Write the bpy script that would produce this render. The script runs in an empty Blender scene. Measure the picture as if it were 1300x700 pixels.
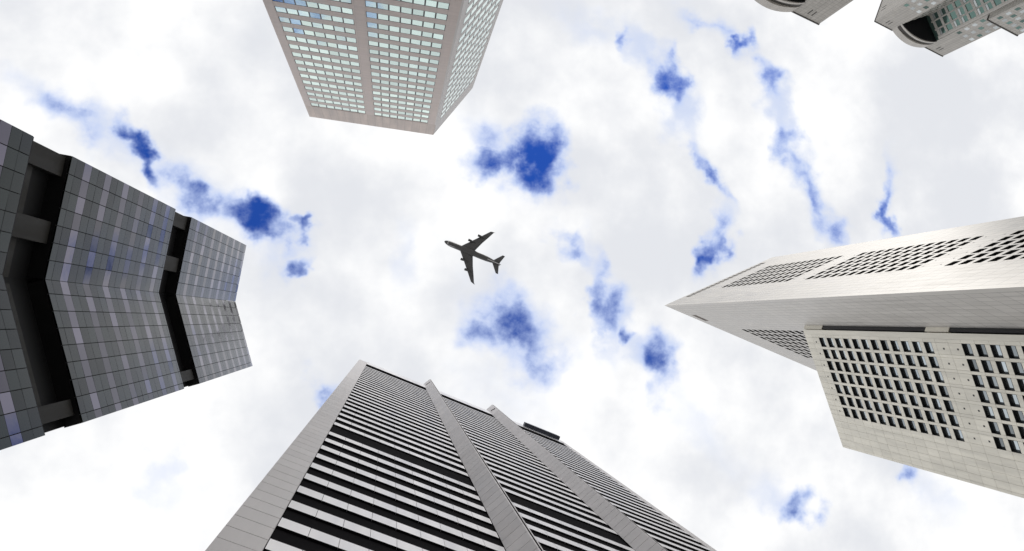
import bpy, math, random
from mathutils import Vector, Matrix
random.seed(7)
rnd = random.random
S = bpy.context.scene
COL = S.collection
R_ = math.radians
CZ = 1.6                                   # eye height above the square

# ------------------------------------------------------------------ camera
FPX, CU, CV, ZU, ZV = 900.0, 650.0, 350.0, 497.0, 406.0     # focal length, centre and zenith in photo pixels
_z = Vector(((ZU-CU)/FPX, (ZV-CV)/FPX, 1)).normalized()
ROT = _z.rotation_difference(Vector((0, 0, 1))).to_matrix()
def ray(u, v):
    d = ROT @ Vector(((u-CU)/FPX, (v-CV)/FPX, 1)); return d/d.z
def at(u, v, h):                                            # plan point of a pixel for a known height above the eye
    r = ray(u, v); return Vector((r.x*h, r.y*h))
cam = bpy.data.cameras.new('camera'); co = bpy.data.objects.new('camera', cam); COL.objects.link(co)
cam.sensor_width = 36; cam.lens = 36*FPX/1300; cam.clip_end = 20000; cam.clip_start = 0.1
M3 = Matrix((ROT.col[0], -ROT.col[1], -ROT.col[2])).transposed()
co.matrix_world = Matrix.Translation((0, 0, CZ)) @ M3.to_4x4()
S.camera = co
S.render.resolution_x = 1024; S.render.resolution_y = 551
S.view_settings.view_transform = 'Standard'; S.view_settings.look = 'None'
S.view_settings.gamma = 1; S.view_settings.use_curve_mapping = False
S.view_settings.exposure = 0.5

# ------------------------------------------------------------------ sun
SUN_AZ = Vector((0.42, -0.91)).normalized(); SUN_EL = R_(42)
sv = Vector((SUN_AZ.x*math.cos(SUN_EL), SUN_AZ.y*math.cos(SUN_EL), math.sin(SUN_EL)))
sl = bpy.data.lights.new('sun', 'SUN'); sl.energy = .7; sl.angle = R_(16); sl.color = (1, .96, .9)
so = bpy.data.objects.new('sun', sl); COL.objects.link(so); so.location = (0, 0, 400)
so.rotation_euler = sv.to_track_quat('Z', 'Y').to_euler()

# ------------------------------------------------------------------ world: blue sky with broken cloud
W = bpy.data.worlds.new('World'); S.world = W; W.use_nodes = True
nt = W.node_tree; nt.nodes.clear()
def N(t, **k):
    n = nt.nodes.new(t)
    for a, b in k.items(): setattr(n, a, b)
    return n
def L(a, b): nt.links.new(a, b)
def math_(op, a, b=None, clamp=False):
    n = N('ShaderNodeMath', operation=op, use_clamp=clamp)
    for i, x in enumerate((a, b)):
        if x is None: continue
        if isinstance(x, (int, float)): n.inputs[i].default_value = x
        else: L(x, n.inputs[i])
    return n.outputs[0]
def vmath(op, a, b=None, sc=None):
    n = N('ShaderNodeVectorMath', operation=op)
    for i, x in enumerate((a, b)):
        if x is None: continue
        if isinstance(x, (tuple, list)): n.inputs[i].default_value = x
        else: L(x, n.inputs[i])
    if sc is not None: n.inputs['Scale'].default_value = sc
    return n.outputs['Value'] if op in ('LENGTH', 'DOT_PRODUCT') else n.outputs[0]
def smooth(x, a, b, c=0., d=1.):
    n = N('ShaderNodeMapRange', interpolation_type='SMOOTHSTEP'); n.inputs[1].default_value = a; n.inputs[2].default_value = b
    n.inputs[3].default_value = c; n.inputs[4].default_value = d; L(x, n.inputs[0]); return n.outputs[0]
def noise(v, sc, det=6, ro=.55, off=(0, 0, 0)):
    n = N('ShaderNodeTexNoise'); n.inputs['Scale'].default_value = sc; n.inputs['Detail'].default_value = det; n.inputs['Roughness'].default_value = ro
    L(vmath('ADD', v, off), n.inputs['Vector']); return n
tc = N('ShaderNodeTexCoord')
sep = N('ShaderNodeSeparateXYZ'); L(tc.outputs['Generated'], sep.inputs[0])
zc = math_('MAXIMUM', sep.outputs[2], .06)
cx = N('ShaderNodeCombineXYZ'); L(math_('DIVIDE', sep.outputs[0], zc), cx.inputs[0]); L(math_('DIVIDE', sep.outputs[1], zc), cx.inputs[1])
G = cx.outputs[0]                                           # where the ray meets the cloud deck, per unit of height
w1 = noise(G, 7, 3, .6); w2 = noise(G, 30, 3, .6, (3, 1, 0))
wv = vmath('ADD', vmath('SCALE', vmath('SUBTRACT', w1.outputs['Color'], (.5, .5, .5)), sc=.15), vmath('SCALE', vmath('SUBTRACT', w2.outputs['Color'], (.5, .5, .5)), sc=.045))
GW = vmath('MULTIPLY', vmath('ADD', G, wv), (1, 1, 0))
HOLES = [(684,207,27,32,0,1.25),(632,202,33,18,-5,.95),(612,172,26,16,0,.5),(662,412,44,34,20,.8),(608,426,30,22,0,.74),(686,432,22,38,0,.66),
 (325,286,40,15,35,1.05),(372,346,17,9,-35,1.0),(386,303,16,7,-20,.9),(183,190,12,32,-25,.95),(250,238,48,11,35,.6),(100,163,34,20,20,.6),
 (853,96,12,28,0,1.0),(790,47,7,10,0,.8),(942,58,8,22,20,.95),(905,34,28,7,25,.55),(962,95,10,18,0,.6),(1001,182,12,16,0,.8),
 (900,235,7,32,-35,.6),(1030,232,8,36,-32,.5),(1055,275,18,18,0,.72),(1134,256,8,28,-5,1.0),(905,328,12,22,0,1.0),(786,435,13,9,0,.95),(836,466,18,28,0,.78),
 (760,372,10,62,-5,.55),(724,306,16,12,0,.6),(1012,660,20,15,0,.95),(1160,602,9,13,0,.7),(422,494,14,11,-30,.62),(212,592,22,22,0,.25),
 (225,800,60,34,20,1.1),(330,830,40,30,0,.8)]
H = None
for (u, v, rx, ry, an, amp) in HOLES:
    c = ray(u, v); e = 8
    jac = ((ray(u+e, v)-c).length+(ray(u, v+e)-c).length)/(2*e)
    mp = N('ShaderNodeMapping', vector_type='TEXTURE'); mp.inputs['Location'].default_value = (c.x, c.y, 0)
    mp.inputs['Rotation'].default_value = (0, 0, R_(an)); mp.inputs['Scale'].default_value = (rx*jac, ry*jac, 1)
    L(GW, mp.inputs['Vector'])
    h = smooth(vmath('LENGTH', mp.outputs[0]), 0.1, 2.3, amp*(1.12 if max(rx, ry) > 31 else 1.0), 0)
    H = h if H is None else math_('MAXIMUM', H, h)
# hazy veins where the deck is thin, running between the gaps
VEINS = [(785,25,853,95,26,.55),(853,95,878,195,24,.6),(878,195,915,260,16,.55),(915,260,905,335,18,.5),(850,5,905,34,16,.5),(905,34,950,65,18,.6),(950,65,1000,180,24,.62),
 (1000,180,1058,280,22,.6),(1135,200,1134,290,16,.5),(715,290,762,345,18,.5),(762,345,785,440,20,.6),(785,440,850,490,26,.6),(850,490,950,600,30,.32),(950,600,1020,670,26,.45),
 (20,110,100,165,30,.5),(100,165,190,195,34,.55),(190,195,325,290,34,.6),(325,290,345,370,30,.5),(345,350,400,300,24,.5),(590,150,690,250,44,.42),(590,380,690,470,50,.5),
 (520,290,530,370,22,.35),(410,480,435,500,22,.5),(190,570,250,640,24,.25),(1140,580,1230,680,26,.35),(560,475,700,520,26,.3),(700,0,790,50,24,.4)]
VV = None
for (xa, ya, xb, yb, hw, amp) in VEINS:
    a, b = ray(xa, ya), ray(xb, yb); c = (a+b)/2; ln = (b-a).length; px = math.hypot(xb-xa, yb-ya)
    mp = N('ShaderNodeMapping', vector_type='TEXTURE'); mp.inputs['Location'].default_value = (c.x, c.y, 0)
    mp.inputs['Rotation'].default_value = (0, 0, math.atan2(b.y-a.y, b.x-a.x)); mp.inputs['Scale'].default_value = (ln*.62, hw*ln/px, 1)
    L(GW, mp.inputs['Vector'])
    h = smooth(vmath('LENGTH', mp.outputs[0]), 0, 1.7, amp, 0)
    VV = h if VV is None else math_('MAXIMUM', VV, h)
# beyond the view the same broken deck goes on
far = smooth(vmath('LENGTH', vmath('SUBTRACT', G, (.17, -.06, 0))), .75, 1.1)
gen = smooth(noise(G, 4.5, 3, .5, (11, 4, 2)).outputs[0], .58, .72, 0, 1.0)
H = math_('MAXIMUM', H, math_('MULTIPLY', gen, far))
fb = noise(G, 20, 7, .6, (5, 9, 1)).outputs[0]; fb2 = noise(G, 5, 5, .55, (2, 7, 3)).outputs[0]; fb3 = noise(G, 2.2, 3, .5, (8, 2, 6)).outputs[0]
VF = math_('ADD', VV, math_('MULTIPLY', math_('MULTIPLY', math_('SUBTRACT', math_('ADD', math_('MULTIPLY', fb2, .6), math_('MULTIPLY', fb, .4)), .5), 2.4), VV))
HF0 = math_('ADD', H, math_('MULTIPLY', math_('MULTIPLY', math_('SUBTRACT', fb, .5), 1.5), math_('MULTIPLY', H, 1.6, True)))
HF = math_('ADD', HF0, math_('MULTIPLY', VF, .34))
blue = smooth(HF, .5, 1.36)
mid = smooth(HF, .08, 1.0, 0, .85)
thin = math_('MAXIMUM', smooth(math_('ADD', H, math_('MULTIPLY', math_('SUBTRACT', fb2, .5), 1.2)), .10, .9), smooth(VF, .05, .75))
shade = smooth(math_('ADD', math_('MULTIPLY', fb2, .6), math_('MULTIPLY', fb3, .5)), .44, .66)
sky = N('ShaderNodeTexSky', sky_type='NISHITA'); sky.sun_disc = False; sky.sun_elevation = SUN_EL
sky.sun_rotation = math.atan2(SUN_AZ.x, SUN_AZ.y); sky.ozone_density = 4; sky.air_density = 1.0; sky.dust_density = 0
gam = N('ShaderNodeMix', data_type='RGBA', blend_type='MULTIPLY'); gam.inputs[0].default_value = 1; gam.inputs[7].default_value = (.18, .40, 1.0, 1); L(sky.outputs[0], gam.inputs[6])
def mixc(f, a, b):
    n = N('ShaderNodeMix', data_type='RGBA'); L(f, n.inputs[0])
    for i, x in ((6, a), (7, b)):
        if isinstance(x, tuple): n.inputs[i].default_value = (*x, 1)
        else: L(x, n.inputs[i])
    return n.outputs[2]
cloud = mixc(shade, (5.55, 5.68, 5.98), (7.7, 7.68, 7.62))
cloud = mixc(math_('MULTIPLY', thin, .9), cloud, (4.5, 5.05, 6.4))
cloud = mixc(mid, cloud, (3.3, 4.2, 6.7))
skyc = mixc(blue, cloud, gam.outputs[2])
bg = N('ShaderNodeBackground'); bg.inputs[1].default_value = .1; L(skyc, bg.inputs[0])
wo = N('ShaderNodeOutputWorld'); L(bg.outputs[0], wo.inputs[0])

# ------------------------------------------------------------------ materials
MATS = {}
def mat(name, base, rough=.5, metal=0., spec=.5, var=.0, dirt=.0, joints=None, bump=0., ior=1.5):
    """joints=(width, height, gap, darkness): panel seams drawn in metres on the uv map"""
    m = bpy.data.materials.new(name); m.use_nodes = True; t = m.node_tree; b = t.nodes['Principled BSDF']
    def n(k, **kw):
        x = t.nodes.new(k)
        for a, c in kw.items(): setattr(x, a, c)
        return x
    b.inputs['Roughness'].default_value = rough; b.inputs['Metallic'].default_value = metal
    b.inputs['Specular IOR Level'].default_value = spec; b.inputs['IOR'].default_value = ior
    col = n('ShaderNodeRGB'); col.outputs[0].default_value = (*base, 1); cur = col.outputs[0]
    def mul(cur, fac):
        x = n('ShaderNodeMix', data_type='RGBA', blend_type='MULTIPLY'); x.inputs[0].default_value = 1
        t.links.new(cur, x.inputs[6]); t.links.new(fac, x.inputs[7]); return x.outputs[2]
    def rng(src, lo, hi, a=0., c=1.):
        x = n('ShaderNodeMapRange'); x.inputs[1].default_value = a; x.inputs[2].default_value = c
        x.inputs[3].default_value = lo; x.inputs[4].default_value = hi; t.links.new(src, x.inputs[0]); return x.outputs[0]
    if var:
        oi = n('ShaderNodeObjectInfo'); cur = mul(cur, rng(oi.outputs['Random'], 1-var, 1+var))
    if dirt:
        ge = n('ShaderNodeNewGeometry'); mp = n('ShaderNodeMapping'); mp.inputs['Scale'].default_value = (.55, .55, .06)
        t.links.new(ge.outputs['Position'], mp.inputs[0])
        nz = n('ShaderNodeTexNoise'); nz.inputs['Scale'].default_value = 1; nz.inputs['Detail'].default_value = 6; nz.inputs['Roughness'].default_value = .65
        t.links.new(mp.outputs[0], nz.inputs['Vector']); cur = mul(cur, rng(nz.outputs[0], 1-dirt, 1+dirt*.3, .3, .7))
        t.links.new(rng(nz.outputs[0], max(rough-.08, .02), rough+.12, .3, .7), b.inputs['Roughness'])
    if joints:
        w, h, gap, dk = joints
        uv = n('ShaderNodeUVMap'); br = n('ShaderNodeTexBrick'); br.offset = 0; br.squash = 1
        br.inputs['Color1'].default_value = (1, 1, 1, 1); br.inputs['Color2'].default_value = (.92, .92, .92, 1); br.inputs['Mortar'].default_value = (dk, dk, dk, 1)
        br.inputs['Scale'].default_value = 1; br.inputs['Mortar Size'].default_value = gap; br.inputs['Mortar Smooth'].default_value = .1
        br.inputs['Brick Width'].default_value = w; br.inputs['Row Height'].default_value = h
        t.links.new(uv.outputs[0], br.inputs['Vector']); cur = mul(cur, br.outputs['Color'])
    if bump:
        ge = n('ShaderNodeNewGeometry'); nz = n('ShaderNodeTexNoise'); nz.inputs['Scale'].default_value = .8; nz.inputs['Detail'].default_value = 2
        t.links.new(ge.outputs['Position'], nz.inputs['Vector']); bp = n('ShaderNodeBump'); bp.inputs['Strength'].default_value = bump; bp.inputs['Distance'].default_value = .05
        t.links.new(nz.outputs[0], bp.inputs['Height']); t.links.new(bp.outputs[0], b.inputs['Normal'])
    t.links.new(cur, b.inputs['Base Color']); MATS[name] = m; return m
mat('paving', (.48, .465, .44), .8, dirt=.3)
# left tower
mat('c_vision', (.10, .092, .12), .08, 1, var=.6, bump=.1)
mat('c_spandrel', (.016, .020, .019), .19, 1, var=.5)
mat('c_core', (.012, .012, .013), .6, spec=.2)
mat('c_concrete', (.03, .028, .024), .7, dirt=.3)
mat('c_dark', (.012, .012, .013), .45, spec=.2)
# striped tower
mat('d_panel', (.72, .71, .73), .36, .2, var=.05, dirt=.12)
mat('d_band', (.72, .71, .73), .36, .2, dirt=.12)
mat('d_pier', (.57, .55, .56), .5, .0, var=.06, dirt=.15)
mat('d_glass', (.007, .0065, .008), .9, spec=.03)
mat('d_roof', (.35, .34, .33), .8)
mat('gondola', (.035, .04, .06), .5)
mat('gondola_rail', (.12, .15, .24), .45)
# tiled tower
mat('a_tile', (.66, .56, .515), .4, 0, dirt=.15, joints=(1.75, .42, .03, .78))
mat('a_stone', (.66, .56, .505), .45, 0, dirt=.3, joints=(1.75, 5, .05, .75))
mat('a_frame', (.022, .03, .03), .4)
mat('a_glass', (.64, .78, .725), .05, .9, var=.16, bump=.12)
mat('a_core', (.03, .03, .03), .7)
mat('a_side', (.62, .59, .57), .45, 0, dirt=.12)
# prism towers
mat('t_clad', (.61, .585, .55), .42, .1, dirt=.22, joints=(2.0, 4.06, .06, .42))
mat('t_plain', (.61, .585, .55), .42, .1, dirt=.22)
mat('q_clad', (.80, .765, .665), .4, .1, var=.06, dirt=.2)
mat('q_joint', (.16, .15, .13), .7)
mat('win_dark', (.014, .015, .016), .5, spec=.25)
mat('q_glass', (.36, .40, .42), .06, .9, var=.5)
mat('t_glass', (.02, .022, .024), .12, .0, spec=.4)
mat('t_slot', (.10, .075, .06), .7)
mat('link', (.02, .02, .023), .3, spec=.3)
# stone towers
mat('e_stone', (.55, .525, .485), .6, dirt=.2, joints=(1.3, 1.3, .05, .6))
mat('e_plain', (.60, .57, .53), .6, dirt=.15)
mat('e_trim', (.06, .055, .05), .6)
mat('e_glass', (.10, .17, .15), .1, .55, var=.5)
mat('e_pale', (.55, .58, .58), .25, .3, var=.25)
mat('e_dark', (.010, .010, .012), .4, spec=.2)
# airliner
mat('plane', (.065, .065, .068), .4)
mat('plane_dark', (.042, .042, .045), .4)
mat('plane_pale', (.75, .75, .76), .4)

# ------------------------------------------------------------------ builders
def root(name, x, y, label, cat, group=None, z=0):
    o = bpy.data.objects.new(name, None); COL.objects.link(o); o.location = (x, y, z); o.empty_display_size = 2
    o['label'] = label; o['category'] = cat
    if group: o['group'] = group
    return o
CUBE_F = [(0, 1, 5, 4), (2, 3, 7, 6), (3, 0, 4, 7), (1, 2, 6, 5), (4, 5, 6, 7), (3, 2, 1, 0)]
def box_geo(x0, x1, y0, y1, z0, z1):
    v = [(x0, y0, z0), (x1, y0, z0), (x1, y1, z0), (x0, y1, z0), (x0, y0, z1), (x1, y0, z1), (x1, y1, z1), (x0, y1, z1)]
    ax = [(0, 2), (0, 2), (1, 2), (1, 2), (0, 1), (0, 1)]
    return v, CUBE_F, [[(v[i][ax[k][0]], v[i][ax[k][1]]) for i in f] for k, f in enumerate(CUBE_F)]
def mesh_from(name, v, f, uvs, mats, mi=None):
    me = bpy.data.meshes.new(name); me.from_pydata(v, [], f); ul = me.uv_layers.new(name='UVMap')
    k = 0
    for poly, uv in zip(me.polygons, uvs):
        for c in uv: ul.data[k].uv = c; k += 1
    for m in mats: me.materials.append(MATS[m])
    if mi:
        for poly, i in zip(me.polygons, mi): poly.material_index = i
    me.update(); return me
CACHE = {}
def link(name, me, parent=None, loc=(0, 0, 0), rot=(0, 0, 0), kind=None, label=None):
    o = bpy.data.objects.new(name, me); COL.objects.link(o); o.location = loc; o.rotation_euler = rot
    if parent: o.parent = parent
    if kind: o['kind'] = kind
    if label: o['label'] = label
    return o
class Fac:
    """a facade: u metres along it, p metres out of it, z metres above the eye"""
    def __init__(s, o, d, rt):
        s.o = Vector(o); s.d = Vector(d).normalized(); n = Vector((s.d.y, -s.d.x))
        if n.dot(s.o) > 0: n = -n                        # outward = towards the square
        s.n = n; s.rt = rt; t = Vector((-n.y, n.x)); s.sg = 1 if t.dot(s.d) > 0 else -1
        s.a = math.atan2(t.y, t.x)
    def P(s, u, p, z):
        q = s.o + s.d*u + s.n*p; return Vector((q.x, q.y, z+CZ)) - s.rt.location
    def box(s, name, u0, u1, z0, z1, p0, p1, m, abs_uv=False, parent=None, tilt=(0, 0), kind=None, under=None, label=None):
        w, t, h = u1-u0, p1-p0, z1-z0; c = s.P((u0+u1)/2, (p0+p1)/2, (z0+z1)/2)
        key = (round(w, 3), round(t, 3), round(h, 3), m, under)
        if abs_uv or key not in CACHE:
            v, f, uv = box_geo(-w/2, w/2, -t/2, t/2, -h/2, h/2)
            if abs_uv: uv = [[(a+(u0+u1)/2*s.sg, b+(z0+z1)/2) for a, b in q] for q in uv]
            me = mesh_from(name, v, f, uv, [m]+([under] if under else []), [0, 0, 0, 0, 0, 1] if under else None)
            if not abs_uv: CACHE[key] = me
        else: me = CACHE[key]
        if parent:
            return link(name, me, parent, (c + s.rt.location) - parent_loc(parent), (tilt[0], 0, tilt[1]), kind, label) if False else child(name, me, parent, kind)
        return link(name, me, s.rt, c, (tilt[0], 0, s.a+tilt[1]), kind, label)
def child(name, me, parent, kind=None, loc=(0, 0, 0)):      # a sub-part in its part's own frame
    return link(name, me, parent, loc, (0, 0, 0), kind)
class Joined:
    """many boxes of one facade in one mesh"""
    def __init__(s, fac): s.fac = fac; s.v = []; s.f = []; s.uv = []; s.mi = []; s.m = []
    def box(s, u0, u1, z0, z1, p0, p1, m):
        if m not in s.m: s.m.append(m)
        k = len(s.v); g = lambda u, p, z: tuple(s.fac.P(u, p, z))
        us = (u0, u1) if s.fac.sg > 0 else (u1, u0)
        s.v += [g(us[0], p1, z0), g(us[1], p1, z0), g(us[1], p0, z0), g(us[0], p0, z0), g(us[0], p1, z1), g(us[1], p1, z1), g(us[1], p0, z1), g(us[0], p0, z1)]
        v, f, uv = box_geo(us[0]*s.fac.sg, us[1]*s.fac.sg, -p1, -p0, z0, z1)
        s.f += [tuple(i+k for i in q) for q in f]; s.uv += uv; s.mi += [s.m.index(m)]*6
    def build(s, name, kind=None):
        return link(name, mesh_from(name, s.v, s.f, s.uv, s.m, s.mi), s.fac.rt, kind=kind)
def prism(name, pts, z0, z1, m, rt, cap=None, kind=None):
    """vertical prism on plan points (world), heights above the eye"""
    n = len(pts); A = sum(pts[i].x*pts[(i+1) % n].y-pts[(i+1) % n].x*pts[i].y for i in range(n))
    if A < 0: pts = pts[::-1]
    L0 = rt.location
    v = [(p.x-L0.x, p.y-L0.y, z+CZ-L0.z) for z in (z0, z1) for p in pts]
    f = []; uv = []; s = 0
    for i in range(n):
        j = (i+1) % n; l = (pts[j]-pts[i]).length
        f.append((i, j, n+j, n+i)); uv.append([(s, z0), (s+l, z0), (s+l, z1), (s, z1)]); s += l
    f.append(tuple(range(n, 2*n))); uv.append([(p.x, p.y) for p in pts])
    f.append(tuple(range(n-1, -1, -1))); uv.append([(p.x, p.y) for p in pts[::-1]])
    return link(name, mesh_from(name, v, f, uv, [m]+([cap] if cap else []), [0]*n+([1, 1] if cap else [0, 0])), rt, kind=kind)
def V2(p): return Vector(p)
def back(f, u, p): q = f.o+f.d*u+f.n*p; return Vector((q.x, q.y))

# ------------------------------------------------------------------ ground
g = 6000
gm = mesh_from('ground', [(-g, -g, 0), (g, -g, 0), (g, g, 0), (-g, g, 0)], [(0, 1, 2, 3)], [[(0, 0), (1, 0), (1, 1), (0, 1)]], ['paving'])
go = link('ground', gm); go['kind'] = 'structure'

# ------------------------------------------------------------------ A: tiled tower with two window bays
HA = 174
a0, a1, a2 = at(393, 148, HA), at(550.3, 171.3, HA), at(600, 112, HA)
ra = root('office_tower', *((a0+a1)/2), 'pinkish tiled tower with two bays of pale green windows beside a blank middle pier', 'skyscraper')
FA = Fac(a0, a1-a0, ra); LA = (a1-a0).length; SA = Fac(a1, a2-a1, ra); LS = (a2-a1).length
RE = .14
inn = lambda f, u, p: back(f, u, p)
aback = back(FA, LA, -34); abl = back(FA, 0, -34)
core = [back(FA, .5, -RE), back(FA, LA-.6, -RE), back(SA, 1.0, -RE-.05), back(SA, LS-.5, -RE), a2+(aback-a1)*.4, aback+(a0-a1)*.1, abl+(a1-a0)*.05]
prism('core', core, -CZ, HA-1.2, 'a_core', ra, 'd_roof')
BAYS = [(1.47, 13.70), (15.66, 28.04)]
for nm, u0, u1 in (('pier', 0, 1.47), ('pier', 13.70, 15.66), ('pier', 28.04, LA-.28)):
    FA.box(nm, u0, u1, -CZ, 164.8, -RE, .06, 'a_tile', True)
# corner strip where front and side meet: light stone
prism('corner_strip', [back(FA, LA-.28, -RE), back(FA, LA-.28, .06), back(FA, LA+.03, .06), back(SA, .62, .0), back(SA, .62, -RE)], -CZ, 164.8, 'a_side', ra)
FA.box('parapet', 0, LA-.02, 164.8, HA, -RE, .06, 'a_stone', True)
WH, PW, FLO, ZT = 2.12, 1.7486, 3.85, 164.4
wv_, wf_, wu_ = [], [], []
def frame_mesh(w, h, t, bar, m):
    v = []; f = []; uv = []
    for (x0, x1, z0, z1) in ((-w/2, w/2, h/2-bar, h/2), (-w/2, w/2, -h/2, -h/2+bar), (-w/2, -w/2+bar, -h/2+bar, h/2-bar), (w/2-bar, w/2, -h/2+bar, h/2-bar)):
        a, b, c = box_geo(x0, x1, -t/2, t/2, z0, z1); k = len(v); v += a; f += [tuple(i+k for i in q) for q in b]; uv += c
    return mesh_from('window', v, f, uv, [m])
def plate_mesh(name, w, h, t, m):
    v, f, uv = box_geo(-w/2, w/2, -t/2, t/2, -h/2, h/2); return mesh_from(name, v, f, uv, [m])
wm = frame_mesh(PW, WH, .1, .11, 'a_frame'); pm = plate_mesh('pane', PW-.22, WH-.22, .04, 'a_glass')
low = Joined(FA)
for r in range(43):
    zt = ZT-FLO*r; vis = r < 19
    for (u0, u1) in BAYS:
        pw = (u1-u0)/7
        if vis: FA.box('spandrel', u0, u1, zt-FLO, zt-WH, -RE, 0, 'a_tile', True)
        else: low.box(u0, u1, zt-FLO, zt-WH, -RE, 0, 'a_tile')
        for i in range(7):
            uc = u0+pw*(i+.5)
            if vis:
                w = link('window', wm, ra, FA.P(uc, -.055, zt-WH/2), (0, 0, FA.a))
                link('pane', pm, w, (0, -.02, 0), ((rnd()-.5)*.03, 0, (rnd()-.5)*.03))
            else:
                low.box(uc-pw/2, uc+pw/2, zt-WH, zt, -.13, -.04, 'a_frame'); low.box(uc-pw/2+.09, uc+pw/2-.09, zt-WH+.09, zt-.09, -.04, -.02, 'a_glass')
for (u0, u1) in BAYS: low.box(u0, u1, 164.4, 164.8, -RE, 0, 'a_tile')
low.build('lower_storeys', 'stuff')
# side face
js = Joined(SA)
SA.box('side_pier', .62, 1.6, -CZ, 164.8, -RE, 0, 'a_side'); SA.box('side_pier', 14.35, LS, -CZ, 164.8, -RE, 0, 'a_side')
SA.box('side_parapet', .05, LS, 164.8, HA, -RE, 0, 'a_side')
for r in range(43):
    zt = ZT-FLO*r; js.box(1.6, 14.35, zt-FLO, zt-WH, -RE, 0, 'a_side')
    for i in range(7):
        c = 1.6+1.8214*(i+.5); js.box(c-.91, c+.91, zt-WH, zt, -.13, -.05, 'a_frame'); js.box(c-.76, c+.76, zt-WH+.12, zt-.12, -.05, -.02, 'a_glass')
js.box(1.6, 14.35, 164.4, 164.8, -RE, 0, 'a_side')
js.build('side_storeys', 'stuff')

# ------------------------------------------------------------------ C: dark glass tower with a folded front
HC = 122
cv_, c1, c2 = at(299, 383, HC), at(313, 311.5, HC), at(321, 465, HC)
rc = root('glass_tower', *cv_, 'dark glass tower with an inward fold and recessed black bands, purple tinted panes', 'skyscraper')
F1 = Fac(cv_, c1-cv_, rc); F2 = Fac(cv_, c2-cv_, rc)
W1, W2 = (c1-cv_).length, (c2-cv_).length
bk = Vector((-30, -2))
F1.n = F1.n; RD = 1.3
core = [back(F2, W2-.12, -RD), back(F2, 0, -RD), back(F1, W1-.12, -RD), c1+bk, c2+bk]
vi = cv_+Vector((-RD/math.cos(R_(12.5)), 0))
core = [back(F2, W2-.12, -RD), vi, back(F1, W1-.12, -RD), back(F1, W1-.12, -30), back(F2, W2-.12, -30)]
prism('core', core, -CZ, HC-.6, 'c_core', rc, 'd_roof')
SECT = [(-CZ, 51.7), (57.2, 83.1), (89.4, HC)]
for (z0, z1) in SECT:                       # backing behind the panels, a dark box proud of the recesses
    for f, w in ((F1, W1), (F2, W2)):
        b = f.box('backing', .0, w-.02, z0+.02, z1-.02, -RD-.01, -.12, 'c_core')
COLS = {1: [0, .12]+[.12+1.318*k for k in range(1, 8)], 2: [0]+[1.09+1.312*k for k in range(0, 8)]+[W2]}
COLS[1][-1] = W1; COLS[1] = COLS[1][:1]+COLS[1][2:]
STR = 1.357; nsp = nvi = 0
jl = {1: Joined(F1), 2: Joined(F2)}
for (z0, z1) in SECT:
    k0 = math.floor((z0-59.5)/STR)-1; k1 = math.ceil((z1-59.5)/STR)+1
    for k in range(k0, k1):
        b0, b1 = max(z0, 59.5+STR*k), min(z1, 59.5+STR*(k+1))
        if b1-b0 < .5: continue
        vision = (k % 3 == 0)
        for fi, f in ((1, F1), (2, F2)):
            cs = COLS[fi]
            for i in range(len(cs)-1):
                g1, g2 = cs[i]+.03, cs[i+1]-.03
                if i == 0: g1 = .02
                v_ = b0 < 40
                if v_ or (not vision and b0 > 89):
                    jl[fi].box(g1, g2, b0+.02, b1-.02, -.12, 0, 'c_vision' if vision else 'c_spandrel')
                else:
                    f.box('vision_panel' if vision else 'spandrel_panel', g1, g2, b0+.02, b1-.02, -.12, 0, 'c_vision' if vision else 'c_spandrel',
                          tilt=((rnd()-.5)*.012, (rnd()-.5)*.02))
for fi in (1, 2): jl[fi].build('far_panels', 'stuff')
# recessed bands: concrete blocks, ledge rail
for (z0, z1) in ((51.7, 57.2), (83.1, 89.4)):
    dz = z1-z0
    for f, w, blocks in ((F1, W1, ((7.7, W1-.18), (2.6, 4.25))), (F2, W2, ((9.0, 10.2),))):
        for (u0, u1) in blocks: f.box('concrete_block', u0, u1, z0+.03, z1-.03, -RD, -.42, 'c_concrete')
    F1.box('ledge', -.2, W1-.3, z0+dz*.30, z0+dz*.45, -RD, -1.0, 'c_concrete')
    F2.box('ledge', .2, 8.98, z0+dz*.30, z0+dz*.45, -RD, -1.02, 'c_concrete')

# ------------------------------------------------------------------ D: striped tower with fins
HD = 188
d0, d1 = at(458, 457, HD), at(720, 562.8, HD)
rd = root('striped_tower', *((d0+d1)/2), 'pale tower striped with black window bands between tall projecting fins', 'skyscraper')
FD = Fac(d0, d1-d0, rd); LD = 58.0
core = [back(FD, .25, -.16), back(FD, LD-.25, -.16), back(FD, LD-.25, -34), back(FD, .25, -34)]
prism('core', core, -CZ, 187, 'd_glass', rd, 'd_roof')
FD.box('parapet', 1.9, 56.18, 180.2, HD, -.5, .12, 'd_band', under='d_glass')
zp = 36.0
k = 0
while zp < HD-.1:
    z1 = min(zp+1.95, HD)
    if zp < 130: FD.box('pier_panel', -.35, 1.86, zp+.032, z1-.032, -.5, 0, 'd_pier')
    zp += 1.95; k += 1
FD.box('upper_pier', -.35, 1.86, 130+1.65, HD, -.5, 0, 'd_pier'); FD.box('lower_pier', -.35, 1.86, -CZ, 35.98, -.5, 0, 'd_pier')
FD.box('end_pier', 56.2, LD, -CZ, HD, -.5, 0, 'd_pier')
FD.box('pier_backing', -.25, 1.84, -CZ, HD-.3, -.6, -.05, 'c_core'); 
BD = [(1.9, 17.6), (20.2, 35.95), (38.5, 56.18)]
edges = [78.4+3.9*k for k in range(25)]+[71.8-3.9*k for k in range(19)]
jd = Joined(FD); cnt = 0
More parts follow.
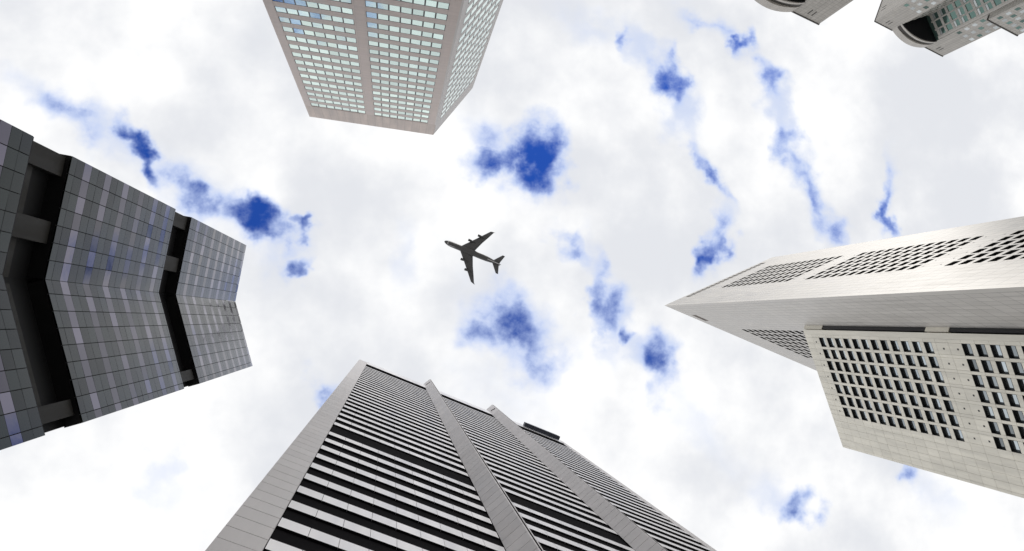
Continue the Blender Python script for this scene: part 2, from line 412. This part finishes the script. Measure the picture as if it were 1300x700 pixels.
for ze in edges:
    for bi, (u0, u1) in enumerate(BD):
        if ze < 30: jd.box(u0, u1, ze, ze+1.6, -.16, 0, 'd_band'); continue
        if ze < 100 and bi < 2:
            n = max(1, round((u1-u0)/1.77)); w = (u1-u0)/n
            for i in range(n):
                FD.box('spandrel_panel', u0+w*i+.015, u0+w*(i+1)-.015, ze, ze+1.6, -.16, 0, 'd_panel', under='d_glass', tilt=((rnd()-.5)*.006, 0))
        else: FD.box('spandrel_band', u0, u1, ze, ze+1.6, -.16, 0, 'd_band', under='d_glass')
jd.build('lower_bands', 'stuff')
# fins: slanted cheeks, narrow nose with a dark groove
def fin_mesh(h):
    sec = [(0, 0), (1.0, 1.8), (1.45, 1.8), (2.45, 0)]          # (u, p)
    v = [(a, -p, z) for z in (-h/2, h/2) for a, p in sec]; n = 4; f = []; uv = []
    for i in range(n):
        j = (i+1) % n; f.append((j, i, n+i, n+j)); uv.append([(1, 0), (0, 0), (0, h), (1, h)])
    f.append((7, 6, 5, 4)); uv.append([(0, 0)]*4); f.append((0, 1, 2, 3)); uv.append([(0, 0)]*4)
    f = [q[::-1] for q in f]
    me = mesh_from('fin_panel', v, f, uv, ['d_pier'])
    import bmesh
    bm = bmesh.new(); bm.from_mesh(me); bmesh.ops.recalc_face_normals(bm, faces=bm.faces); bm.to_mesh(me); bm.free()
    return me
fm = fin_mesh(1.89); fm0 = fin_mesh(36.0+CZ-.03)
for u0 in (17.68, 36.02):
    link('fin_base', fm0, rd, FD.P(u0, 0, (36.0-CZ)/2-.01), (0, 0, FD.a))
    z = 36.0; i = 0
    while z < 190.5:
        link('fin_panel', fm, rd, FD.P(u0, 0, z+.975), (0, 0, FD.a)); z += 1.95
    FD.box('fin_backing', u0+1.0, u0+1.42, 0, z-.3, 0, 1.7, 'c_core')
    FD.box('fin_groove', u0+1.14, u0+1.30, 0, z-.1, 1.78, 1.812, 'd_glass')
    for dz_ in (0, 1.2):
        q = FD.P(u0+.42+.25*dz_, .42*1.8+.45*dz_, 185.8-dz_*.6)
        o = link('vent_hole', plate_mesh('vent_hole', .55, .9, .1, 'd_glass'), rd, q, (0, 0, FD.a-math.atan2(1.8, 1.0)))
# facade maintenance cradle under the roof edge
gp = FD.P(50.2, .9, 184)+rd.location
rg = root('maintenance_cradle', gp.x, gp.y, 'long dark blue maintenance cradle hanging below the roof edge of the striped tower', 'cradle', z=gp.z-2)
FG = Fac(d0, d1-d0, rg)
FG.box('hull', 45.2, 55.2, 182.3, 184.0, .25, 1.25, 'gondola')
FG.box('rail', 46.5, 55.0, 185.0, 185.25, .35, .5, 'gondola_rail'); FG.box('rail', 46.5, 55.0, 185.0, 185.25, 1.05, 1.2, 'gondola_rail')
for u in range(47, 56, 2): FG.box('post', u-.06, u+.06, 184.0, 185.0, .36, .48, 'gondola_rail'); FG.box('post', u-.06, u+.06, 184.0, 185.0, 1.07, 1.19, 'gondola_rail')
FG.box('arm', 47.0, 47.3, 185.25, 188.6, .4, .6, 'gondola'); FG.box('arm', 53.6, 53.9, 185.25, 188.6, .4, .6, 'gondola')
FG.box('arm', 47.0, 47.3, 188.6, 188.9, -2.5, .6, 'gondola'); FG.box('arm', 53.6, 53.9, 188.6, 188.9, -2.5, .6, 'gondola')

# ------------------------------------------------------------------ T: tall prism tower, Q: lower prism tower
HT = 281
t0, t1 = at(843.5, 388, HT), at(980, 327, HT); td2 = (at(1030, 468, HT)-t0).normalized(); t2 = t0+td2*75
rt_ = root('prism_tower', *((t0+t1+t2)/3), 'tall pale metal tower with a knife sharp corner and slanted dark window grids', 'skyscraper', 'pair of sharp cornered pale towers')
T1 = Fac(t0, t1-t0, rt_); T2 = Fac(t0, td2, rt_); L1 = (t1-t0).length
DP = .7
def inset_tri(A, B, C, d):
    out = []
    pts = [A, B, C]; ce = (A+B+C)/3
    for i in range(3):
        p, q, r = pts[i-1], pts[i], pts[(i+1) % 3]
        def off(a, b):
            n = Vector((b.y-a.y, a.x-b.x)).normalized()
            if n.dot(ce-a) < 0: n = -n
            return a+n*d, (b-a).normalized()
        (x1, e1), (x2, e2) = off(p, q), off(q, r); den = e1.x*e2.y-e1.y*e2.x; w = x2-x1
        s = (w.x*e2.y-w.y*e2.x)/den; out.append(x1+e1*s)
    return out
prism('core', inset_tri(t0, t1, t2, DP), -CZ, HT-.5, 'win_dark', rt_, 'd_roof')
prism('corner_edge', [t0, t0+T1.d*1.75, t0+T2.d*1.75], -CZ, HT, 't_plain', rt_)
FL, WHt = 4.06, 2.55
TOPS = [261.0, 203.9, 146.8, 89.7]
U0, U1, PT = 17.0, 39.8, 3.9
def clad(f, u0, u1, z0, z1): f.box('cladding', u0, u1, z0, z1, -DP, 0, 't_clad', True)
clad(T1, 1.75, U0, -CZ, 273.8); clad(T1, U1, L1, -CZ, 273.8)
clad(T1, 1.75, L1-.02, 278.4, HT); clad(T1, U0, U1, 261.0, 273.8)
T1.box('roof_slot', 1.75, L1-.1, 273.75, 278.45, -DP+.02, -.3, 'win_dark'); clad(T1, 1.75, 9, 273.8, 278.4); clad(T1, 46, L1, 273.8, 278.4)
for k in range(16): T1.box('slot_post', 10.6+2.2*k, 11.2+2.2*k, 273.8, 278.4, -.3, -.02, 't_plain')
tw = {}
def win_mesh(w, h, dep, glass, rail=.3):
    """dark lined opening with its pane set back"""
    key = (w, h, dep, glass, rail)
    if key in tw: return tw[key]
    v = []; f = []; uv = []; mi = []
    b = .07  # dark lining paints in the shade of the deep window soffits
    for (x0, x1, z0, z1, y0, y1, m) in ((-w/2, w/2, h/2-b, h/2, 0.03, dep, 0), (-w/2, w/2, -h/2, -h/2+rail, .28, dep, 0), (-w/2, -w/2+b, -h/2, h/2-b, .03, dep, 0), (w/2-b, w/2, -h/2, h/2-b, .03, dep, 0),
                                      (-w/2+b, w/2-b, -h/2+rail, h/2-b, dep-.1, dep-.03, 1)):
        a, q, c = box_geo(x0, x1, y0, y1, z0, z1); k = len(v); v += a; f += [tuple(i+k for i in e) for e in q]; uv += c; mi += [m]*6
    tw[key] = mesh_from('window', v, f, uv, ['win_dark', glass], mi); return tw[key]
jT = Joined(T1)
for gi, top in enumerate(TOPS):
    bot = top-FL*12+(FL-WHt)
    nxt = TOPS[gi+1] if gi < 3 else -CZ
    clad(T1, U0, U1, nxt, bot)
    for i in range(7):
        a = U0+PT*i-.9 if i else U0; 
    for k in range(12):
        zt = top-FL*k
        if k < 11: T1.box('spandrel', U0, U1, zt-FL, zt-WHt, -DP, -.01, 't_clad', True)
        for i in range(6):
            uc = U0+PT*i+1.5
            if gi < 3: link('window', win_mesh(3.0, WHt, DP, 't_glass'), rt_, T1.P(uc, 0, zt-WHt/2), (0, 0, T1.a))
            else: jT.box(uc-1.5, uc+1.5, zt-WHt, zt, -.6, -.5, 't_glass')
    for i in range(6):
        ue = min(U0+PT*(i+1), U1)
        T1.box('pier', U0+PT*i+3.0, ue, bot, top, -DP, 0, 't_clad', True)
    for k in (top+2.2, bot-2.0):
        for i in range(6): T1.box('vent', U0+PT*i+1.3, U0+PT*i+1.75, k, k+.45, -.1, .012, 'win_dark')
jT.build('lower_windows', 'stuff')
# second face of the tall tower
V0, V1 = 25.8, 57.0
clad(T2, 1.75, V0, -CZ, HT); clad(T2, V1, 74.5, -CZ, HT); clad(T2, V0, V1, 261.3, HT)
T2.box('louvre_slot', 10.8, 17.0, 272.6, 276.2, -.2, .02, 't_slot')
bot = 261.3-FL*14+(FL-WHt); clad(T2, V0, V1, -CZ, bot)
for k in range(14):
    zt = 261.3-FL*k
    if k < 13: T2.box('spandrel', V0, V1, zt-FL, zt-WHt, -DP, -.01, 't_clad', True)
    for i in range(8): link('window', win_mesh(3.0, WHt, DP, 't_glass'), rt_, T2.P(V0+PT*i+1.5, 0, zt-WHt/2), (0, 0, T2.a))
for i in range(8): T2.box('pier', V0+PT*i+3.0, V0+PT*(i+1), bot, 261.3, -DP, 0, 't_clad', True)

DQ = .78
HQ = 210
q0, q1 = at(1018, 415, HQ), at(1070, 568, HQ); qd = (q1-q0).normalized(); LQ = (q1-q0).length
rq = root('prism_tower', *((q0+q1)/2), 'lower pale panelled tower with deep set window grid, joined to the tall sharp cornered tower', 'skyscraper', 'pair of sharp cornered pale towers')
FQ = Fac(q0, qd, rq)
qa = back(FQ, 1.0, 0); qb = q1; qc = qa+td2*60
prism('core', inset_tri(qa, qb, qc, DQ+.02), -CZ, HQ-.6, 'q_joint', rq, 'd_roof')
prism('corner_edge', [qa, back(FQ, 2.55, 0), qa+td2*1.55], -CZ, HQ, 'q_clad', rq)
FLQ, WQ, PQ = 4.015, 2.6, 3.82
TQ = [202.8, 146.6, 90.4]; QU = 3.5; QN = 7
QE = QU+PQ*6+3.0                       # 29.42
def qpanel(name, u0, u1, z0, z1, t=DQ): FQ.box(name, u0+.03, u1-.03, z0+.03, z1-.03, -t, -(rnd()*.012), 'q_clad', tilt=(0, (rnd()-.5)*.004))
zlow = 118.0
# rows of the panel grid, following the storeys
rows = []
z = HQ
rows = [(206.2, HQ), (202.8, 206.2)]
for gi, top in enumerate(TQ):
    for k in range(14): rows.append((top-FLQ*(k+1), top-FLQ*k))
rows = [r for r in rows if r[1] > zlow]
ucols = [QE+.0]; 
while ucols[-1] < LQ-.5: ucols.append(min(ucols[-1]+2.12, LQ))
ucols[-1] = LQ
for (z0, z1) in rows:
    qpanel('cladding_panel', 2.55, QU, z0, z1)
    for i in range(len(ucols)-1): qpanel('cladding_panel', ucols[i], ucols[i+1], z0, z1)
for (z0, z1) in rows[:2]:
    for i in range(QN):
        a = QU+PQ*i; b = QU+PQ*(i+1) if i < 6 else QE
        qpanel('head_panel', a, (a+b)/2, z0, z1); qpanel('head_panel', (a+b)/2, b, z0, z1)
jq = Joined(FQ)
for gi, top in enumerate(TQ):
    for k in range(14):
        zt = top-FLQ*k
        if zt < zlow: continue
        for i in range(QN):
            a = QU+PQ*i; b = QU+PQ*(i+1) if i < 6 else QE
            if k < 12:
                w = link('window', win_mesh(3.0, WQ, DQ, 'q_glass', .42), rq, FQ.P(a+1.5, 0, zt-WQ/2), (0, 0, FQ.a))
                qpanel('spandrel_panel', a, a+3.0, zt-FLQ, zt-WQ)
                if i < 6: qpanel('pier_panel', a+3.0, b, zt-FLQ, zt)
            else:
                qpanel('spandrel_panel', a, a+3.0, zt-FLQ, zt)
                if i < 6: qpanel('pier_panel', a+3.0, b, zt-FLQ, zt)
                FQ.box('vent', a+1.3, a+1.75, zt-2.4 if k == 12 else zt-FLQ+1.3, zt-1.9 if k == 12 else zt-FLQ+1.8, -.1, .012, 'win_dark')
for i in range(QN): FQ.box('vent', QU+PQ*i+1.3, QU+PQ*i+1.75, 204.6, 205.1, -.1, .012, 'win_dark')
zb = rows[-1][0]
jq.box(2.55, LQ, -CZ, zb-.02, -DQ, -.01, 'q_clad')
jq.build('lower_cladding', 'stuff')
# dark joint between the two prisms
GQ = Fac(t0, td2, rq)
GQ.box('dark_joint', 20.6, 74, -CZ, 209.4, .03, 1.1, 'link')
for (z0, z1) in ((149.5, 157.0), (200, 209.5)): GQ.box('joint_infill', 20.4, 30, z0, z1, .04, 1.2, 'q_clad')

# ------------------------------------------------------------------ E: stone towers with bowed crowns
def stone_tower(o, d, H, sc, label, lo=0.0, shown=True):
    rt = root('stone_tower', *o, label, 'skyscraper', 'stone towers with bowed crowns')
    f = Fac(o, d, rt); wl, wr, tot = 7.4*sc, 21.2*sc, 28.9*sc; dep = 30*sc; vd = 6.6*sc; mid = (wl+wr)/2
    B = lambda u, p: back(f, u, p)
    pts = [B(.15, -.3), B(wl, -.3), B(mid, -vd), B(wr, -.3), B(tot-.15, -.3), B(tot-.15, -dep), B(.15, -dep)]
    prism('core', pts, -CZ, H-1.0*sc, 'e_glass', rt, 'd_roof')
    # bowed crown over the notch
    def arc(out, n=18, a=wl-.3*sc, b=wr+.3*sc):
        return [B(a+(b-a)*t/n, out*math.sin(math.pi*t/n)**.8) for t in range(n+1)]
    bo = 2.3*sc
    def bow(nm, out, z0, z1, m, cap=None): prism(nm, arc(out)+[B(wr+.3*sc, -.28), B(mid, -vd-.5), B(wl-.3*sc, -.28)], z0, z1, m, rt, cap)
    bow('crown', bo, H-2.6*sc, H, 'e_plain'); bow('crown_groove', bo-.55*sc, H-4.2*sc, H-2.6*sc, 'e_trim'); bow('crown_lip', bo-.1*sc, H-5.0*sc, H-4.2*sc, 'e_plain')
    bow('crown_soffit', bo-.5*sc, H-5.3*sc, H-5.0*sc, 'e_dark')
    fl = 3.25*sc*1.0; zf = H-13.0*sc
    wings = ((0, wl), (wr, tot))
    for (a, b) in wings:
        f.box('attic', a, b, zf, H, -.3, .02, 'e_stone', True)
        f.box('coping', a-.15, b+.15, H, H+.35*sc, -.5, .22, 'e_trim')
        c = (a+b)/2
        for s_ in (-.55*sc, .55*sc): f.box('slot', c+s_-.15*sc, c+s_+.15*sc, H-3.8*sc, H-1.6*sc, -.1, .04, 'e_trim')
        f.box('wall', a, b, -CZ, zf, -.3, 0, 'e_stone', True)
        n = max(2, int((b-a)/(2.2*sc)))
        for r in range(11):
            for i in range(n):
                u = a+(b-a)*(i+.5)/n; z1 = zf-fl*r-.4*sc
                f.box('window', u-.62*sc, u+.62*sc, z1-1.5*sc, z1, -.1, .03, 'e_pale' if (i+r) % 3 else 'e_glass')
    # notch walls with their window grid
    for (ua, ub, inner) in ((wr, mid, 0), (wl, mid, 1)):
        pa, pb = B(ua, -.3), B(ub, -vd); dd = (pb-pa); Lw = dd.length
        fw = Fac(pa, dd, rt); nn = Vector((dd.y, -dd.x)).normalized()
        if nn.dot(f.n) < 0: nn = -nn
        fw.n = nn; t = Vector((-nn.y, nn.x)); fw.sg = 1 if t.dot(fw.d) > 0 else -1; fw.a = math.atan2(t.y, t.x)
        zt = H-6.6*sc; n = 3; w = (Lw-.3)/n
        fw.box('notch_edge', .02, .55*sc, -CZ, zt, 0, .3, 'e_plain')
        for i in range(n+1):
            u = min(max(.1+w*i, .56*sc), Lw-.6*sc); fw.box('notch_pier', u, u+.55*sc, 60, zt, 0, .28, 'e_stone', True)
        for r in range(22):
            z1 = zt-fl*r
            fw.box('notch_spandrel', .56*sc, Lw-.1, z1-.5*sc-.9*sc, z1-.5*sc+.1*sc, 0, .2, 'e_stone', True)
            for i in range(n):
                if inner == 0 and rnd() < .45: fw.box('blind', .1+w*i+.7*sc, .1+w*(i+1)-.1*sc, z1-1.4*sc-.8*sc, z1-1.4*sc, 0, .1, 'e_pale')
    prism('rear_wall', [B(.1, -.3), B(.1, -dep+.1), B(.14, -dep+.1), B(.14, -.3)], -CZ, H, 'e_stone', rt)
    # side wall towards the square
    sd = Fac(B(0, 0), -f.n, rt); nn = -f.d if not lo else f.d
    sd.n = -f.d; t = Vector((-sd.n.y, sd.n.x)); sd.sg = 1 if t.dot(sd.d) > 0 else -1; sd.a = math.atan2(t.y, t.x)
    sd.box('side_wall', .31, dep, -CZ, H, -.14, .02, 'e_stone', True); sd.box('coping', .2, dep, H, H+.35*sc, -.4, .2, 'e_trim')
    for s_ in (-.55*sc, .55*sc): sd.box('slot', 4*sc+s_-.15*sc, 4*sc+s_+.15*sc, H-3.8*sc, H-1.6*sc, -.1, .04, 'e_trim')
    for r in range(9):
        for i in range(7): sd.box('window', 2*sc+i*2.4*sc, 3.3*sc+i*2.4*sc, zf-fl*r-1.9*sc, zf-fl*r-.4*sc, -.1, .04, 'e_glass')
    return rt, f
HE = 260; sE = HE/220
e0, e1 = at(1111, 27, HE), at(1196.5, 71, HE)
re_, fe = stone_tower(e0, e1-e0, HE, sE, 'stone tower with bowed crown over a dark notch and a lower wing beside it')
# lower wing in front of its right end
fe.box('wing', 21.6*sE, 33.2*sE, -CZ, 192.6*sE, -14, 2.0, 'e_stone', True); fe.box('wing_coping', 21.4*sE, 33.4*sE, 192.6*sE, 193.0*sE, -14, 2.2, 'e_trim')
for r in range(8):
    for i in range(6): fe.box('wing_window', 22.6*sE+i*1.8*sE, 23.7*sE+i*1.8*sE, 190.4*sE-3.25*sE*r-1.6*sE, 190.4*sE-3.25*sE*r, 1.9, 2.03, 'e_pale' if (r+i) % 2 else 'e_glass')
HF_ = 188; sF = 10.78/7.7*HF_/220
g0, g1 = at(1006, 14, HF_), at(1040, 30.5, HF_); gd = (g1-g0).normalized()
stone_tower(g1-gd*28.9*sF, gd, HF_, sF, 'stone tower whose plain outer corner meets the sky beside its bowed crown')

# ------------------------------------------------------------------ airliner
def loft(name, rings, m, rt, closed=True):
    v = []; f = []; n = len(rings[0])
    for r in rings: v += r
    for i in range(len(rings)-1):
        for j in range(n):
            k = (j+1) % n; f.append((i*n+j, i*n+k, (i+1)*n+k, (i+1)*n+j))
    f.append(tuple(range(n))[::-1]); f.append(tuple(range((len(rings)-1)*n, len(rings)*n)))
    me = mesh_from(name, v, f, [[(0, 0)]*len(q) for q in f], [m])
    import bmesh
    bm = bmesh.new(); bm.from_mesh(me); bmesh.ops.recalc_face_normals(bm, faces=bm.faces); bm.to_mesh(me); bm.free()
    for p in me.polygons: p.use_smooth = len(p.vertices) == 4
    return link(name, me, rt)
nose, tail = ray(564.1, 306.6), ray(636.6, 336.4)
ALT = 70.7/((tail-nose).length)
rp = root('airliner', nose.x*ALT, nose.y*ALT, 'dark grey four engined jet airliner in flight seen from below', 'airplane', z=ALT+CZ)
ax = (tail-nose); rp.rotation_euler = (0, 0, math.atan2(ax.y, ax.x))     # local +x runs nose to tail
def circ(x, ry, rz, zc, n=20, yc=0): return [(x, yc+ry*math.cos(2*math.pi*k/n), zc+rz*math.sin(2*math.pi*k/n)) for k in range(n)]
fus = [(0, .15, .15, -.9), (.6, 1.0, 1.0, -.75), (1.8, 1.75, 1.8, -.4), (3.6, 2.4, 2.6, .1), (6, 2.95, 3.4, .6), (9, 3.2, 3.9, .7), (13, 3.25, 4.0, .75), (20, 3.25, 3.9, .7), (26, 3.25, 3.4, .1), (46, 3.25, 3.3, 0),
       (52, 3.05, 3.1, .2), (57, 2.5, 2.6, .7), (62, 1.75, 1.85, 1.3), (66, 1.05, 1.2, 1.8), (69, .5, .6, 2.2), (70.6, .15, .2, 2.4)]
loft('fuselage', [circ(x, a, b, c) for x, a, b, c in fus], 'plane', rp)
loft('belly_fairing', [circ(x, a, b, -2.6) for x, a, b in ((19, .4, .2), (22, 2.6, .9), (28, 3.5, 1.3), (36, 3.4, 1.2), (41, 2, .7), (43, .3, .2))], 'plane', rp)
def foil(le, te, y, z, th):
    c = te-le; pr = [(0, 0), (.08, .55), (.3, 1), (.65, .6), (1, .03), (.65, -.35), (.3, -.75), (.08, -.5)]
    return [(le+c*a, y, z+b*th/2*c) for a, b in pr]
for s in (1, -1):
    wg = loft('wing', [foil(le, te, y*s, z, th) for le, te, y, z, th in ((19.0, 36.0, 1.5, -1.9, .13), (21.2, 36.4, 4, -1.7, .12), (30.6, 40.8, 14.5, -.6, .10), (38.5, 45.4, 23.5, .4, .09), (45.0, 49.0, 31.0, 1.4, .08))], 'plane', rp)
    wl_ = loft('winglet', [foil(le, te, y*s, z, .06) for le, te, y, z in ((45.0, 49.0, 31.0, 1.4), (46.6, 49.8, 31.7, 2.1), (49.6, 51.2, 32.4, 3.6))], 'plane_dark', wg)
    tp = loft('tailplane', [foil(le, te, y*s, z, .09) for le, te, y, z in ((58.6, 68.3, .5, 2.0), (61.0, 68.6, 2.6, 2.2), (68.4, 71.4, 11.2, 3.2))], 'plane', rp)
    for (ex, ey, ez) in ((24.4, 11.8, -3.3), (32.8, 20.9, -2.2)):
        en = loft('engine', [circ(ex+x, r, r, ez, 16, ey*s) for x, r in ((0, 1.15), (.15, 1.38), (1.4, 1.45), (3.2, 1.32), (4.6, 1.0), (4.65, .62), (6.0, .35), (6.4, .08))], 'plane_dark', rp)
        loft('pylon', [[(ex+1.0, ey*s-.16, ez+1.2), (ex+1.0, ey*s+.16, ez+1.2), (ex+8.6, ey*s+.16, ez+.9), (ex+8.6, ey*s-.16, ez+.9)], [(ex+2.4, ey*s-.16, ez+2.2), (ex+2.4, ey*s+.16, ez+2.2), (ex+10.0, ey*s+.16, ez+2.4), (ex+10.0, ey*s-.16, ez+2.4)]], 'plane_dark', en)
        loft('fan', [circ(ex+.02, 1.05, 1.05, ez, 16, ey*s), circ(ex-.03, .3, .3, ez, 16, ey*s)], 'e_dark', en)
    for y in (8.0, 16.0, 24.5): loft('flap_fairing', [circ(x+.52*(y-8.0)+34.6, r, r, -1.9+.1*y, 8, y*s) for x, r in ((-2.6, .05), (-1.2, .34), (.8, .36), (2.6, .05))], 'plane_dark', rp)
loft('tail_fin', [[(le, -t, z), (le+(te-le)*.4, -t*2, z), (te, -t*.4, z), (te, t*.4, z), (le+(te-le)*.4, t*2, z), (le, t, z)] for le, te, z, t in ((56, 69, 2.6, .14), (58, 69.2, 5, .14), (66.5, 71.5, 15.5, .08))], 'plane', rp)
# pale belly markings: crescent near the nose, line along the tail
def below(x, y):
    for (xa, a, b, c), (xb, a2_, b2_, c2_) in zip(fus, fus[1:]):
        if xa <= x <= xb:
            k = (x-xa)/(xb-xa); A_, B_, C_ = a+(a2_-a)*k, b+(b2_-b)*k, c+(c2_-c)*k
            return C_-B_*math.sqrt(max(0, 1-(y/A_)**2))-.05
def strip(name, pts, w):
    v = []; f = []
    for i, (x, y) in enumerate(pts):
        a = Vector(pts[max(i-1, 0)]); b = Vector(pts[min(i+1, len(pts)-1)]); n = Vector((a.y-b.y, b.x-a.x)).normalized()*w/2
        for q in (Vector((x, y))+n, Vector((x, y))-n): v.append((q.x, q.y, below(q.x, q.y)))
    for i in range(len(pts)-1): f.append((2*i, 2*i+1, 2*i+3, 2*i+2))
    link(name, mesh_from(name, v, f, [[(0, 0)]*4 for q in f], ['plane_pale']), rp)
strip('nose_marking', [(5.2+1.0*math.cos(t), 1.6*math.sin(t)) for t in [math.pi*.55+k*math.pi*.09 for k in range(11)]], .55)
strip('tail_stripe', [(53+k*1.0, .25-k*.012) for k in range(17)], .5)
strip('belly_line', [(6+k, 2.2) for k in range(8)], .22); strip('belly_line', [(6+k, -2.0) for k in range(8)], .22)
